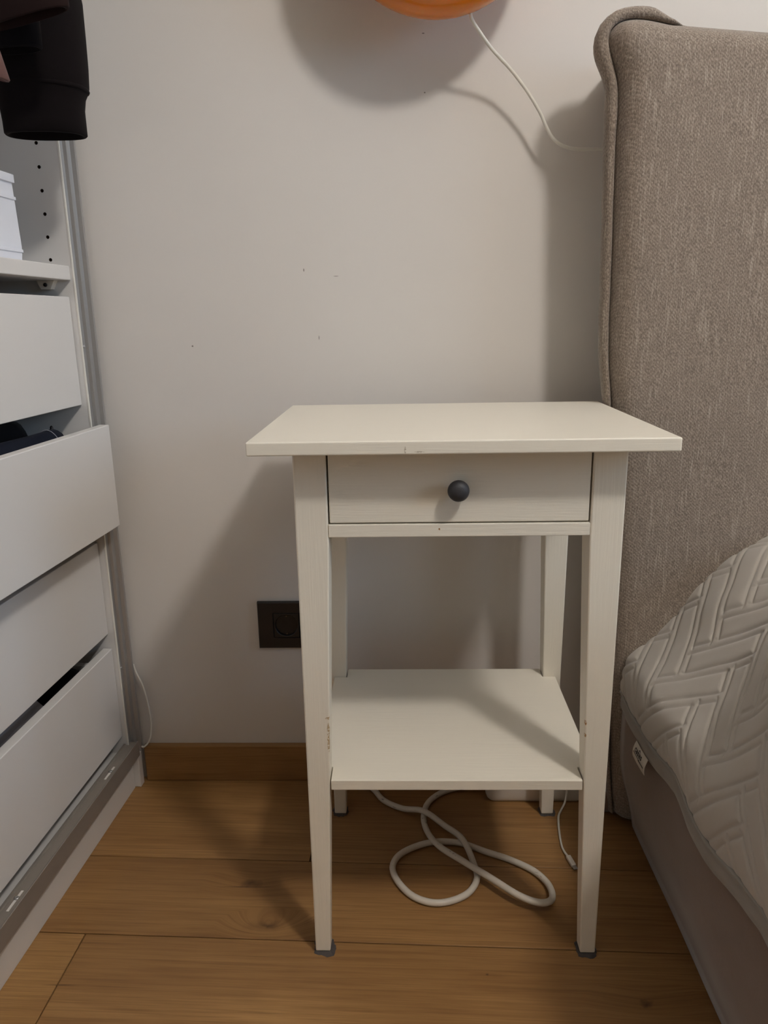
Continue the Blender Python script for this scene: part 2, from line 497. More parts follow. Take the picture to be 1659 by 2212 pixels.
# ================================================================== CEILING LAMP (out of frame, lights the room)
lamp = empty('ceiling_lamp', (LAMP_POS[0], LAMP_POS[1], RZ1))
tag(lamp, 'round globe ceiling lamp hanging above the bed', 'lamp')
bm = bmesh.new()
bmesh.ops.create_icosphere(bm, subdivisions=3, radius=LAMP_R)
bmesh.ops.translate(bm, verts=bm.verts, vec=(0, 0, LAMP_POS[2] - RZ1))
from_bm('globe', bm, M_LAMP, lamp, True)
lathe('canopy', [(.06, -.001), (.06, -.02), (.02, -.03), (.012, -.04), (.012, LAMP_POS[2] - RZ1 + LAMP_R)], (0, 0, 0), (0, 0, 1), M_PLAST, lamp, 24)

# ================================================================== NIGHTSTAND
ns = empty('nightstand', (0, 0, 0))
tag(ns, 'white painted wooden nightstand with one drawer and a lower shelf', 'nightstand')
box('tabletop', -.23, .23, 0, .35, .685, .70, M_STAND_X, ns, .0018, 3)
def leg(sx, back):
    XO, XT, XF = .1865, .1488, .1664
    if back: yo, yt, yf = .345, .307, .3245
    else:    yo, yt, yf = .0377, .0757, .0577
    zb = .575
    ring = lambda xi, yi, z: [(sx * XO, yo, z), (sx * xi, yo, z), (sx * xi, yi, z), (sx * XO, yi, z)]
    bm = bmesh.new()
    R = [ring(XF, yf, .003), ring(XT, yt, zb), ring(XT, yt, .6848)]
    vs = [[bm.verts.new(p) for p in r] for r in R]
    bm.faces.new(vs[0]); bm.faces.new(vs[2])
    for a, b in zip(vs, vs[1:]):
        for i in range(4):
            bm.faces.new((a[i], a[(i + 1) % 4], b[(i + 1) % 4], b[i]))
    bevel_all(bm, .0018, 2)
    o = from_bm('leg', bm, M_STAND_Z, ns)
    # fuzzy felt pad squashed under the foot
    cx, cy = sx * (XO + XF) / 2, (yo + yf) / 2
    rnd = random.Random(int(100 * sx) + (7 if back else 3))
    n = 40; vs = []; fs = []
    ex = .004 if (sx < 0 and not back) else .0
    prof = [max(0, .002 + .0035 * noise.noise(Vector((math.cos(6.2832 * q / n) * 1.6, math.sin(6.2832 * q / n) * 1.6, sx * 3 + back)))) + rnd.uniform(.0, .0016) for q in range(n)]
    for z, grow in ((.0002, 1.0), (.0012, .75), (.0029, .15)):
        for i in range(n):
            a = 2 * math.pi * i / n
            sq = .0100 / max(abs(math.cos(a)), abs(math.sin(a))) ** .75
            r = sq + (prof[i] + ex * max(0, math.cos(a + .6)) ** 2 + .001) * grow
            vs.append((cx + r * math.cos(a), cy + r * math.sin(a), z))
    for k in range(2):
        for i in range(n):
            j = (i + 1) % n
            fs.append((k * n + i, k * n + j, (k + 1) * n + j, (k + 1) * n + i))
    fs.append(tuple(range(n))); fs.append(tuple(range(2 * n, 3 * n)))
    p = pydata('felt_pad', vs, fs, M_FELT, o)
    p['label'] = 'dusty dark grey felt pad under the foot'
for sx in (-1, 1):
    for back in (False, True):
        leg(sx, back)
box('drawer_rail', -.1486, .1486, .0377, .075, .583, .598, M_STAND_X, ns, .0008)
for sx in (-1, 1):
    a, b = sorted((sx * .168, sx * .182))
    box('side_apron', a, b, .075, .308, .583, .685, M_STAND_X, ns, .0008)
box('back_apron', -.149, .149, .325, .339, .583, .685, M_STAND_X, ns, .0008)
bm = bmesh.new(); bm_box(bm, -.1470, .1470, .0395, .0555, .5996, .6838); bevel_all(bm, .0012)
dr = from_bm('drawer', bm, M_STAND_X, ns)
for sx in (-1, 1):
    a, b = sorted((sx * .131, sx * .144))
    box('drawer_side', a, b, .0555, .30, .604, .67, M_DRAWER_IN, dr, .0005)
box('drawer_bottom', -.131, .131, .0555, .30, .606, .612, M_DRAWER_IN, dr, .0003)
box('drawer_back', -.131, .131, .288, .30, .612, .66, M_DRAWER_IN, dr, .0003)
kx, kz = -.0014, .6392
kn = lathe('knob', [(.0060, .0396), (.0046, .0375), (.0046, .0330), (.0082, .0318), (.0112, .0294), (.0122, .0260), (.0117, .0225), (.0097, .0192), (.0062, .0170), (.0022, .0162)],
           (kx, 0, kz), (0, 1, 0), M_KNOB, dr, 36)
kn['label'] = 'round matte black knob'
# notched shelf between the legs
S0, S1, SN = .157, .1775, .0675
poly = [(-S0, .0377), (S0, .0377), (S0, SN), (S1, SN), (S1, .3155), (S0, .3155), (S0, .343), (-S0, .343), (-S0, .3155), (-S1, .3155), (-S1, SN), (-S0, SN)]
prism('shelf', poly, .2514, .265, M_STAND_X, ns, .0008)

# ================================================================== WARDROBE (stands slightly askew to the wall)
K = 0.058
WO = (-.556, .392)                                   # front edge of the side panel, inner face
wd = empty('wardrobe', (WO[0], WO[1], 0), -math.atan(K))
tag(wd, 'white open wardrobe with pulled-out drawers and aluminium door track', 'wardrobe')
WW, WH, WDp = 1.0, 2.36, .575                        # local: x outward, -y away from wall
# side panel against the wall with a row of shelf-pin holes (real holes)
def panel_with_holes(name, y0, y1, holes, parent):
    bm = bmesh.new(); bm_box(bm, -WDp, -.0062, y0, y1, .06, WH)
    me = bpy.data.meshes.new(name); bmesh.ops.recalc_face_normals(bm, faces=bm.faces); bm.to_mesh(me); bm.free()
    o = link_obj(name, me, M_WARD, parent)
    cb = bmesh.new()
    for hx, hz in holes:
        res = bmesh.ops.create_cone(cb, cap_ends=True, segments=14, radius1=.0026, radius2=.0026, depth=.022)
        bmesh.ops.rotate(cb, verts=res['verts'], cent=(0, 0, 0), matrix=Matrix.Rotation(math.pi / 2, 3, 'X'))
        bmesh.ops.translate(cb, verts=res['verts'], vec=(hx, y0, hz))
    cme = bpy.data.meshes.new('cut'); bmesh.ops.recalc_face_normals(cb, faces=cb.faces); cb.to_mesh(cme); cb.free()
    cme.materials.append(M_HOLE)
    co = bpy.data.objects.new('cut', cme); C.objects.link(co); co.parent = parent
    md = o.modifiers.new('b', 'BOOLEAN'); md.operation = 'DIFFERENCE'; md.object = co; md.solver = 'EXACT'
    try: md.material_mode = 'TRANSFER'
    except Exception: pass
    bpy.context.view_layer.update()
    dg = bpy.context.evaluated_depsgraph_get()
    new = bpy.data.meshes.new_from_object(o.evaluated_get(dg))
    o.modifiers.clear(); o.data = new; new.name = name
    bpy.data.objects.remove(co, do_unlink=True)
    return o
holes = [(-.0375, .9191 + .0324 * i) for i in range(-1, 30) if not (i > 6 and i % 1)]
holes += [(-.50, z) for _, z in holes]
panel_with_holes('side_panel', 0, .018, [h for h in holes if h[1] < 1.9], wd)
box('edge_band', -.0061, -.0032, -.0006, .0022, .06, WH, M_WARD_EDGE, wd, .0005)
box('side_panel', -WDp, 0, -WW, -WW + .018, .06, WH, M_WARD, wd, .001)
box('top_panel', -WDp, 0, -WW + .018, -.0002, WH - .018, WH, M_WARD, wd, .001)
box('back_panel', -WDp - .004, -WDp, -WW, .018, .06, WH, M_WARD, wd, .0)
box('bottom_panel', -WDp, 0, -WW + .018, -.0002, .06, .078, M_WARD, wd, .001)
box('plinth', -.022, -.0045, -WW, .010, .0, .06, M_WARD, wd, .0008)
box('plinth_end', -.016, .006, .0112, .027, .0, .0655, M_WARD, wd, .0012)
# vertical aluminium end profile between side panel and wall
prof = [(-0.0060, .0024), (-0.0052, .0030), (-0.0050, .0135), (-0.0004, .0150), (0.0000, .0262), (0.0058, .0280), (0.0066, .0310), (0.0058, .0335), (-0.0182, .0335), (-0.0182, .0182), (-0.0060, .0182)]
bm = bmesh.new()
lo = [bm.verts.new((a, b, .044)) for a, b in prof]; hi = [bm.verts.new((a, b, WH)) for a, b in prof]
bm.faces.new(lo); bm.faces.new(hi)
for i in range(len(prof)):
    bm.faces.new((lo[i], lo[(i + 1) % len(prof)], hi[(i + 1) % len(prof)], hi[i]))
ep = from_bm('end_profile', bm, M_ALU, wd); ep['label'] = 'vertical brushed aluminium profile'
for z in (.24, .79, 1.33):
    lathe('screw', [(.0028, -.003), (.0028, .0006), (.0018, .0014), (.0004, .0016)], (-.0052, .0085, z), (1, 0, 0), M_STEEL, ep, 14)
# bottom door track
tr_prof = [(-.0135, .078), (-.0135, .094), (-.0115, .096), (-.0085, .096), (-.0075, .0935), (.0075, .0935), (.0085, .0965), (.0098, .0970), (.0105, .0962), (.0105, .067), (.0090, .066), (.0070, .068), (.0065, .078)]
bm = bmesh.new()
lo = [bm.verts.new((a, -WW, b)) for a, b in tr_prof]; hi = [bm.verts.new((a, .0105, b)) for a, b in tr_prof]
bm.faces.new(lo); bm.faces.new(hi)
for i in range(len(tr_prof)):
    bm.faces.new((lo[i], lo[(i + 1) % len(tr_prof)], hi[(i + 1) % len(tr_prof)], hi[i]))
tr = from_bm('door_track', bm, M_ALU_D, wd); tr['label'] = 'grey aluminium sliding door track'
for yl in (-.085, -.368, -.72):
    s = box('slot', -.0018, .0018, yl - .018, yl + .018, .0934, .0939, M_SLOT, tr, .0002)
    lathe('screw', [(.0034, 0), (.0034, .0012), (.0022, .0020), (.0012, .0014)], (0, yl + .004, .0938), (0, 0, 1), M_STEEL, tr, 16)
# shelf with its pin
box('shelf', -.50, -.009, -WW + .019, -.0006, .889, .9095, M_WARD, wd, .0012)
bm = bmesh.new()
for y0, y1 in ((-.012, -.0005),):
    P = [(-.058, .8888), (-.030, .8888), (-.037, .876), (-.051, .876)]
    a = [bm.verts.new((x, y0, z)) for x, z in P]; b = [bm.verts.new((x, y1, z)) for x, z in P]
    bm.faces.new(a); bm.faces.new(b)
    for i in range(4): bm.faces.new((a[i], a[(i + 1) % 4], b[(i + 1) % 4], b[i]))
sp = from_bm('shelf_support', bm, M_PLAST, wd)
lathe('screw', [(.003, 0), (.003, .0012), (.0015, .0018)], (-.044, -.012, .8825), (0, -1, 0), M_BLACKP, sp, 14)
# drawers: front offset (local x of the front face), z range
def drawer(xf, z0, z1):
    bm = bmesh.new(); bm_box(bm, xf - .016, xf, -WW + .022, -.0018, z0, z1); bevel_all(bm, .0012)
    d = from_bm('drawer', bm, M_WARD, wd)
    for ya, yb in ((-.034, -.022), (-WW + .038, -WW + .05)):
        box('drawer_side', xf - .54, xf - .016, ya, yb, z0 + .012, z1 - .018, M_WARD, d, .0008)
    box('drawer_back', xf - .54, xf - .526, -WW + .05, -.034, z0 + .012, z1 - .03, M_WARD, d, .0008)
    box('drawer_bottom', xf - .526, xf - .016, -WW + .05, -.034, z0 + .014, z0 + .022, M_WARD, d, .0003)
    for ya, yb in ((-.021, -.001),):
        box('runner', xf - .53, min(xf - .018, -.02), ya, yb, z0 + .004, z0 + .010, M_ALU_D, d, .0005)
    return d
DR = [(-.0140, .7005, .8650), (.0265, .503, .669), (-.0155, .309, .4725), (-.012, .112, .282)]
DOBJ = [drawer(*a) for a in DR]
cl = lathe('front_clip', [(.0035, 0), (.0035, .012), (.0022, .020), (.0010, .022)], (-.044, -.0475, .652), (0, 0, 1), M_BLACKP, DOBJ[1], 14)
box('clip_plate', -.058, -.030, -.056, -.036, .636, .652, M_PLAST, DOBJ[1], .001)
# clothes rail
tube('clothes_rail', [(-.29, -.002, 2.02), (-.29, -.5, 2.02), (-.29, -WW + .02, 2.02)], .0125, M_ALU, wd, 14, 2)
WM = Matrix.Translation((WO[0], WO[1], 0)) @ Matrix.Rotation(-math.atan(K), 4, 'Z')
def W(x, y, z): return WM @ Vector((x, y, z))       # wardrobe local -> world

# ---------------------------------------------------------------- things inside the wardrobe
# fabric storage box on the shelf
sb = empty('storage_box', W(-.03, -.093, .9097), -math.atan(K))
tag(sb, 'white fabric storage box with hemmed bands on the wardrobe shelf', 'box')
bw, bdp, bh = .31, .42, .112
ring = []
for z, e in ((0, 0), (.010, .001), (.02, .0015), (.1, .0), (bh, -.001)):
    ring.append([(0 + e, 0 + e, z), (-bdp, 0 + e, z), (-bdp, -bw, z), (0 + e, -bw, z)])
bm = bmesh.new()
vs = [[bm.verts.new(p) for p in r] for r in ring]
bm.faces.new(vs[0]); bm.faces.new(vs[-1])
for a, b in zip(vs, vs[1:]):
    for i in range(4): bm.faces.new((a[i], a[(i + 1) % 4], b[(i + 1) % 4], b[i]))
from_bm('body', bm, M_BOX, sb)
for z0, z1, g in ((bh - .010, bh + .001, .0022), (.080, .0845, .0016), (.012, .0165, .0022)):
    box('band', -bdp - g, g + .0005, -bw - g, g + .0005, z0, z1, M_BOX, sb, .0008)

# rolled dark jeans in the second drawer, and another dark bundle
def roll(name, c0, c1, r0, r1, mat, n=28, m=14, squash=.8, wob=.06, seed=1):
    c0, c1 = Vector(c0), Vector(c1); d = (c1 - c0).normalized()
    a = Vector((0, 0, 1)); b = d.cross(a).normalized(); rings = []
    def rg(c, r, s):
        o = []
        for k in range(n):
            t = 2 * math.pi * k / n
            q = r * (1 + wob * noise.noise(Vector((math.cos(t) * 1.7, math.sin(t) * 1.7, s * 3 + seed))))
            o.append(c + a * q * math.sin(t) * squash + b * q * math.cos(t))
        return o
    rings.append(rg(c0, r0 * .05, 0)); rings.append(rg(c0 - d * .001, r0 * .55, 0)); rings.append(rg(c0, r0 * .85, 0)); rings.append(rg(c0 + d * .006, r0 * .98, 0))
    for i in range(m + 1):
        s = .05 + .9 * i / m
        rings.append(rg(c0 + (c1 - c0) * s, r0 + (r1 - r0) * s, s))
    rings.append(rg(c1 - d * .006, r1 * .98, 1)); rings.append(rg(c1, r1 * .85, 1)); rings.append(rg(c1, r1 * .05, 1))
    return loft(name, rings, mat, None, True, True)
j = roll('rolled_jeans', W(-.030, -.060, .600), W(-.032, -.46, .600), .028, .029, M_DENIM, squash=2.55, seed=2)
tag(j, 'dark blue rolled jeans with pale stitching in the open second drawer', 'jeans')
pts = []
for k in range(0, 25):
    t = -.1 + 2.3 * k / 24
    c = W(-.0302, -.088, .600)
    pts.append(c + Vector((.0286 * math.cos(t), 0, .0286 * 2.55 * math.sin(t))))
tube('stitching', pts, .0006, M_STITCH, j, 6, 1)
j2 = roll('rolled_trousers', W(-.096, -.060, .611), W(-.100, -.50, .611), .033, .034, M_BLACKC, squash=2.25, seed=5)
tag(j2, 'black rolled trousers behind the jeans in the second drawer', 'trousers')

def folded(name, x0, x1, y0, y1, z0, z1, mat, seed):
    nx, ny = 14, 22; vs = []; fs = []
    bm = bmesh.new(); bm_box(bm, 0, 1, 0, 1, 0, 1)
    bmesh.ops.subdivide_edges(bm, edges=bm.edges, cuts=9, use_grid_fill=True)
    for v in bm.verts:
        u = v.co.copy()
        e = [abs(2 * q - 1) for q in u]
        sh = 1 - .06 * (e[2] ** 4)
        px = (u.x - .5) * sh + .5; py = (u.y - .5) * sh + .5
        zt = u.z * (1 - .18 * max(e[0], e[1]) ** 4) + .05 * u.z * noise.noise(Vector((u.x * 3 + seed, u.y * 4, 0)))
        v.co = W(x0 + (x1 - x0) * px, y0 + (y1 - y0) * py, z0 + (z1 - z0) * zt)
    return from_bm(name, bm, mat, None, True)
tag(folded('folded_sweater', -.32, -.034, -.142, -.042, .136, .284, M_BLACKC, 1), 'black folded sweater filling the lowest drawer near the wall', 'sweater')
tag(folded('folded_towel', -.30, -.052, -.60, -.150, .136, .299, M_GREYC, 4), 'grey ribbed folded knitwear in the lowest drawer', 'knitwear')

# hanging clothes: flattened sleeve tubes and body panels hung on the rail
def ring_at(c, rx, ry, n=36, tilt=0.0, seed=0.0, wob=.04, power=2.5, rot=0.0):
    o = []
    for k in range(n):
        t = 2 * math.pi * k / n
        cx, sx = math.cos(t), math.sin(t)
        x = math.copysign(abs(cx) ** (2 / power), cx); y = math.copysign(abs(sx) ** (2 / power), sx)
        w = 1 + wob * noise.noise(Vector((cx * 1.5, sx * 1.5, c[2] * 9 + seed)))
        X, Y = rx * x * w, ry * y * w
        X, Y = X * math.cos(rot) - Y * math.sin(rot), X * math.sin(rot) + Y * math.cos(rot)
        o.append((c[0] + X, c[1] + Y, c[2] + tilt * X))
    return o
def garment(name, label, cat, mat, y, sleeve, cuff=None, body=(-.80, .20, 1.25, 1.95)):
    g = empty(name, (body[0], y, 2.0)); tag(g, label, cat, None)
    inv = Matrix.Translation((-body[0], -y, -2.0))
    def loc(r): return [tuple(inv @ Vector(p)) for p in r]
    bx, hw, zb, zt = body
    rings = [loc(ring_at((bx, y, zb + (zt - zb) * s), hw * (1 - .55 * max(0, s - .82) / .18), .010 + .004 * math.sin(s * 3.1), 40, 0, 1.0, .10)) for s in [i / 14 for i in range(15)]]
    loft('body', rings, mat, g)
    rings = [loc(r) for r in sleeve]
    # hollow lower end: inner lining ring goes back up
    first = rings[0]
    cxy = [sum(p[i] for p in first) / len(first) for i in range(3)]
    inner = [[(cxy[0] + (p[0] - cxy[0]) * f, cxy[1] + (p[1] - cxy[1]) * f, p[2] + dz) for p in first] for f, dz in ((.80, .035), (.88, .012), (.93, .0))]
    loft('sleeve', inner + rings, mat, g, True, True)
    if cuff:
        for c in cuff:
            loft('cuff_seam', [loc(r) for r in c], mat, g, False, False)
    tube('hanger_hook', [tuple(inv @ Vector(p)) for p in ((bx, y, 1.93), (bx, y, 1.99), (bx + .012, y, 2.025), (bx, y, 2.045), (bx - .014, y, 2.03))], .0018, M_STEEL, g, 8, 4)
    return g
SY = .285
def sl(c, rx, ry, **kw): return ring_at(c, rx, ry, **kw)
sleeve = [sl((-0.5290, SY, 1.0650), .0515, .026, tilt=-.02, wob=.02), sl((-0.5290, SY, 1.0670), .0530, .029, tilt=-.02, wob=.02),
          sl((-0.5290, SY, 1.0810), .0530, .030, wob=.02), sl((-0.5295, SY, 1.0960), .0535, .031, wob=.02), sl((-0.5295, SY, 1.1090), .0560, .032, wob=.02),
          sl((-0.5285, SY, 1.1140), .0575, .034, wob=.02), sl((-0.5280, SY, 1.1230), .0605, .037, wob=.03), sl((-0.5285, SY, 1.1460), .0620, .038), sl((-0.5295, SY, 1.1810), .0625, .038),
          sl((-0.5305, SY, 1.2210), .0635, .038), sl((-0.5395, SY, 1.2810), .066, .038), sl((-0.5565, SY, 1.3610), .068, .036), sl((-0.5895, SY, 1.5010), .070, .034),
          sl((-0.6345, SY, 1.6610), .072, .032), sl((-0.6845, SY, 1.8010), .07, .028), sl((-0.7245, SY, 1.9010), .05, .02)]
seam = []
for dz, g in ((0, -.002), (.0015, .0016), (.004, .0026), (.0065, .0016), (.008, -.002)):
    seam.append(sl((-.5287, SY, 1.1185 + dz), .0585 + g, .0350 + g, tilt=-.06, wob=.02))
garment('hanging_sweatshirt', 'dark plum sweatshirt with a wide cuffed sleeve hanging nearest the wall', 'sweatshirt', M_SWEAT, SY, sleeve, [seam], (-.78, .19, 1.22, 1.95))
Y2 = .175
sleeve = [sl((-0.4884, Y2, 1.1617), 0.0504, 0.0116, tilt=.21, wob=.02), sl((-0.4884, Y2, 1.1641), 0.0518, 0.0124, tilt=.21, wob=.02), sl((-0.4933, Y2, 1.1908), 0.0543, 0.0143, tilt=.18), sl((-0.5049, Y2, 1.2489), 0.0581, 0.0154, tilt=.1),
          sl((-0.5340, Y2, 1.3652), 0.0620, 0.0165), sl((-0.5873, Y2, 1.5396), 0.0659, 0.0165), sl((-0.6648, Y2, 1.7528), 0.0640, 0.0143), sl((-0.7036, Y2, 1.8497), 0.0436, 0.0099)]
garment('hanging_jacket', 'dark brown jacket sleeve hem at the top of the photo in front of the sweatshirt', 'jacket', M_BROWNJ, Y2, sleeve, None, (-.78, .19, 1.24, 1.95))
Y3 = .226
sleeve = [sl((-0.5267, Y3, 1.1473), 0.0295, 0.0130, tilt=.05, wob=.02), sl((-0.5267, Y3, 1.1493), 0.0310, 0.0145, tilt=.05, wob=.02), sl((-0.5287, Y3, 1.1886), 0.0324, 0.0170), sl((-0.5375, Y3, 1.2673), 0.0374, 0.0180),
          sl((-0.5670, Y3, 1.4344), 0.0442, 0.0190), sl((-0.6162, Y3, 1.6605), 0.0491, 0.0180), sl((-0.6751, Y3, 1.8571), 0.0393, 0.0140)]
garment('hanging_shirt', 'black long-sleeved shirt between the plum sweatshirt and brown jacket', 'shirt', M_NAVYJ, Y3, sleeve, None, (-.78, .18, 1.23, 1.95))
Y4 = .115
sleeve = [sl((-0.5230, Y4, 1.0915), 0.0343, 0.0110, tilt=-.28, wob=.02), sl((-0.5230, Y4, 1.0934), 0.0357, 0.0125, tilt=-.28, wob=.02), sl((-0.5278, Y4, 1.1172), 0.0343, 0.0140, tilt=-.2), sl((-0.5383, Y4, 1.1600), 0.0324, 0.0150),
          sl((-0.5611, Y4, 1.2552), 0.0343, 0.0160), sl((-0.5897, Y4, 1.3980), 0.0381, 0.0160), sl((-0.6278, Y4, 1.6170), 0.0428, 0.0150), sl((-0.6658, Y4, 1.8074), 0.0333, 0.0120)]
garment('hanging_blouse', 'dusty pink-brown blouse sleeve at the left edge of the photo', 'blouse', M_PINK, Y4, sleeve, None, (-.79, .17, 1.30, 1.95))

# ================================================================== BED
bed = empty('bed', (1.15, -.70, 0))
tag(bed, 'taupe upholstered bed with a flanged linen headboard', 'bed')
BL = Matrix.Translation((-1.15, .70, 0))
BW1 = 2.03
# upholstered side frame: bulging profile swept along the bed
sp_prof = [(.311, .004), (.3065, .03), (.2985, .062), (.288, .095), (.2825, .125), (.2810, .16), (.2815, .20), (.2820, .235), (.2850, .265), (.292, .29), (.305, .308), (.33, .318)]
ys = [.292 - 2.0 * i / 80 for i in range(81)]
vs = []; fs = []; npf = len(sp_prof)
for i, y in enumerate(ys):
    for (x, z) in sp_prof:
        w = .0025 * noise.noise(Vector((y * 5, z * 9, 3)))
        vs.append(BL @ Vector((x + w, y, z)))
for i in range(len(ys) - 1):
    for k in range(npf - 1):
        a = i * npf + k
        fs.append((a, a + 1, a + npf + 1, a + npf))
# close the frame into a solid (inner side, ends)
base = len(vs)
for y in (ys[0], ys[-1]):
    for (x, z) in ((.40, .318), (.40, .004)):
        vs.append(BL @ Vector((x, y, z)))
n0 = 0; nl = (len(ys) - 1) * npf
fs.append(tuple(range(0, npf)) + (base, base + 1))
fs.append(tuple(range(nl, nl + npf)) + (base + 2, base + 3))
fs.append((base, base + 1, base + 3, base + 2))
fs.append(tuple(i * npf + npf - 1 for i in range(len(ys))) + (base + 2, base))
fs.append(tuple(i * npf for i in range(len(ys))) + (base + 3, base + 1))
sr = pydata('side_frame', vs, fs, M_BEDSIDE, bed, True)
sr['label'] = 'bulging taupe velvet bed side'
bx = lambda n, a, b, c, d, e, f, m, bv=.004: box(n, a - 1.15, b - 1.15, c + .70, d + .70, e, f, m, bed, bv)
bx('side_frame', BW1 - .12, BW1 - .02, -1.708, .29, .004, .318, M_BEDSIDE, .02)
bx('foot_frame', .40, BW1 - .12, -1.708, -1.62, .004, .318, M_BEDSIDE, .02)
bx('mattress', .50, BW1 - .14, -1.60, .28, .24, .47, M_BOX, .03)

# headboard: puffy cushion inside a raised flange
seamL = [(.286, .012), (.276, .10), (.262, .30), (.2475, .55), (.2425, .66), (.2405, .7034), (.2340, .76), (.2313, .812), (.2295, .90), (.2274, .9836), (.226, 1.05), (.2262, 1.0866), (.2245, 1.115), (.2190, 1.1375),
         (.2120, 1.157), (.2098, 1.171), (.2125, 1.183), (.2235, 1.1920), (.2400, 1.1950), (.259, 1.1938), (.275, 1.1905), (.289, 1.1875), (.31, 1.1858), (.36, 1.181), (.42, 1.1755), (.52, 1.1680), (.70, 1.160), (.95, 1.156), (1.15, 1.155)]
flW = [(.70, .0088), (.76, .0105), (.90, .0115), (1.03, .0125), (1.12, .0135), (1.16, .0165), (1.20, .0150)]
def resample(P, d):
    P = catmull([(x, z, 0) for x, z in P], 6); out = [P[0]]; acc = 0
    for a, b in zip(P, P[1:]):
        seg = (b - a).length; 
        while acc + seg >= d:
            t = (d - acc) / seg; a = a.lerp(b, t); out.append(a.copy()); seg = (b - a).length; acc = 0
        acc += seg
    if (out[-1] - P[-1]).length > 1e-4: out.append(P[-1])
    return [(p.x, p.y) for p in out]
half = resample(seamL, .007)
full = half + [(2.30 - x, z) for x, z in half[-2::-1]]       # mirrored right half
HY = .3255                                                   # seam plane
pl = [Vector(p) for p in full]
npl = len(pl)
def normals(P):
    o = []
    for i in range(len(P)):
        t = P[min(i + 1, len(P) - 1)] - P[max(i - 1, 0)]
        o.append(Vector((t.y, -t.x)).normalized())           # inward for this winding
    return o
from mathutils.geometry import delaunay_2d_cdt
def wr(p, d):   # soft gathers near the ear and along the seam
    near = math.exp(-((p.x - .215) ** 2 + (p.y - 1.17) ** 2) / .006)
    return (.0010 + .0035 * near) * noise.noise(Vector((p.x * 42, p.y * 42, 1.7))) * min(1, d / .01) * math.exp(-d / .06) + .003 * noise.noise(Vector((p.x * 7, p.y * 7, 4.2))) * min(1, d / .02)
import numpy as np
PA = np.array([(p.x, p.y) for p in pl]); SA, SB = PA[:-1], PA[1:]; SD = SB - SA; SL2 = (SD ** 2).sum(1)
def edge_dist(q):
    w = np.array(q) - SA
    t = np.clip((w * SD).sum(1) / SL2, 0, 1)
    e = w - SD * t[:, None]
    return float(np.sqrt((e ** 2).sum(1).min()))
nn0 = normals(pl)
inner = []
for off in (.0013, .003, .0055, .009, .0135, .019, .026, .034):
    for i in range(npl):
        q = pl[i] + nn0[i] * off
        if q.y > .012 and edge_dist(q) > off * .985: inner.append((q, off))
step = .02
gx = .28
while gx < 2.03:
    gz = .03
    while gz < 1.19:
        q = Vector((gx, gz))
        if gz < interp([(.2, 1.15), (.42, 1.1755), (.7, 1.16), (1.15, 1.155), (1.6, 1.16), (1.88, 1.1755), (2.1, 1.15)], gx) - .02:
            dd = edge_dist(q)
            if dd > .040: inner.append((q, dd))
        gz += step
    gx += step if gx < .75 else .06
pts2 = [Vector(p) for p in pl] + [q for q, _ in inner]
dist2 = [0.0] * npl + [d for _, d in inner]
res = delaunay_2d_cdt(pts2, [], [list(range(npl))], 1, 1e-6)
vs = []
for vi, co in enumerate(res[0]):
    o = res[3][vi]; d = dist2[o[0]] if o else 0.0
    dep = .030 * (1 - math.exp(-d / .0085)) + .006 * (1 - math.exp(-d / .06))
    vs.append(BL @ Vector((co.x, HY - dep + wr(co, d), co.y)))
hb = pydata('headboard', vs, [tuple(f) for f in res[2]], M_HEAD, bed, True)
# flange
nn = normals(pl)
def fw(p):
    z = p.y; w = interp(flW, z)
    if p.x > .262: w = max(.001, w * (1 - (p.x - .262) / .05)) if p.x < 1.15 else (w if p.x > 2.04 else .001)
    if p.x > 1.15: w = .011 if p.x > 2.0 else .001
    if z < .70: w = .0065
    return w
fr = []
for off, dy in ((0.0005, .0005), (0.0002, -.0065), (.28, -.0105), (.62, -.0098), (.90, -.006), (1.0, .002), (.95, .012), (.6, .022), (.0, .030)):
    row = []
    for i, (p, n) in enumerate(zip(pl, nn)):
        w = fw(p) * (1 + .10 * noise.noise(Vector((p.x * 30, p.y * 30, 9))))
        q = p - n * w * off
        row.append((q.x, HY + (dy if dy > 0 else dy * min(1, fw(p) / .006) + .004 * (1 - min(1, fw(p) / .006))) + .0012 * noise.noise(Vector((p.x * 45, p.y * 45, 2))), max(q.y, .006)))
    fr.append(row)
vs = []; fs = []
for r in fr: vs += [BL @ Vector(p) for p in r]
for k in range(len(fr) - 1):
    for i in range(npl - 1):
        fs.append((k * npl + i, k * npl + i + 1, (k + 1) * npl + i + 1, (k + 1) * npl + i))
fl = pydata('flange', vs, fs, M_HEAD, hb, True)
fl['label'] = 'puffy flange edging with a stitched seam'
# solid core behind the cushion, up to the wall
core = [(x + (.004 if x < 1.15 else -.004), z - .004) for x, z in full[::3]]
bm = bmesh.new()
lo = [bm.verts.new(BL @ Vector((x, HY + .004, max(z, .006)))) for x, z in core]; hi = [bm.verts.new(BL @ Vector((x + (.02 if x < 1.15 else -.02), WALL_Y - .014, max(z - .012, .006)))) for x, z in core]
bm.faces.new(lo); bm.faces.new(hi)
for i in range(len(core)):
    bm.faces.new((lo[i], lo[(i + 1) % len(core)], hi[(i + 1) % len(core)], hi[i]))
from_bm('headboard_back', bm, M_HEAD, bed)
# loose fabric fold hanging at the floor under the headboard
rings = []
for i in range(14):
    s = i / 13
    c = Vector((.272 + .11 * s, .338 - .022 * math.sin(s * 3), .022 + .010 * math.sin(s * 5)))
    rings.append([BL @ (c + Vector((0, .010 * math.cos(a), .020 * math.sin(a) * (1 + .25 * math.sin(3 * a + 4 * s))))) for a in [2 * math.pi * k / 16 for k in range(16)]])
loft('fabric_fold', rings, M_BEDSIDE, bed)

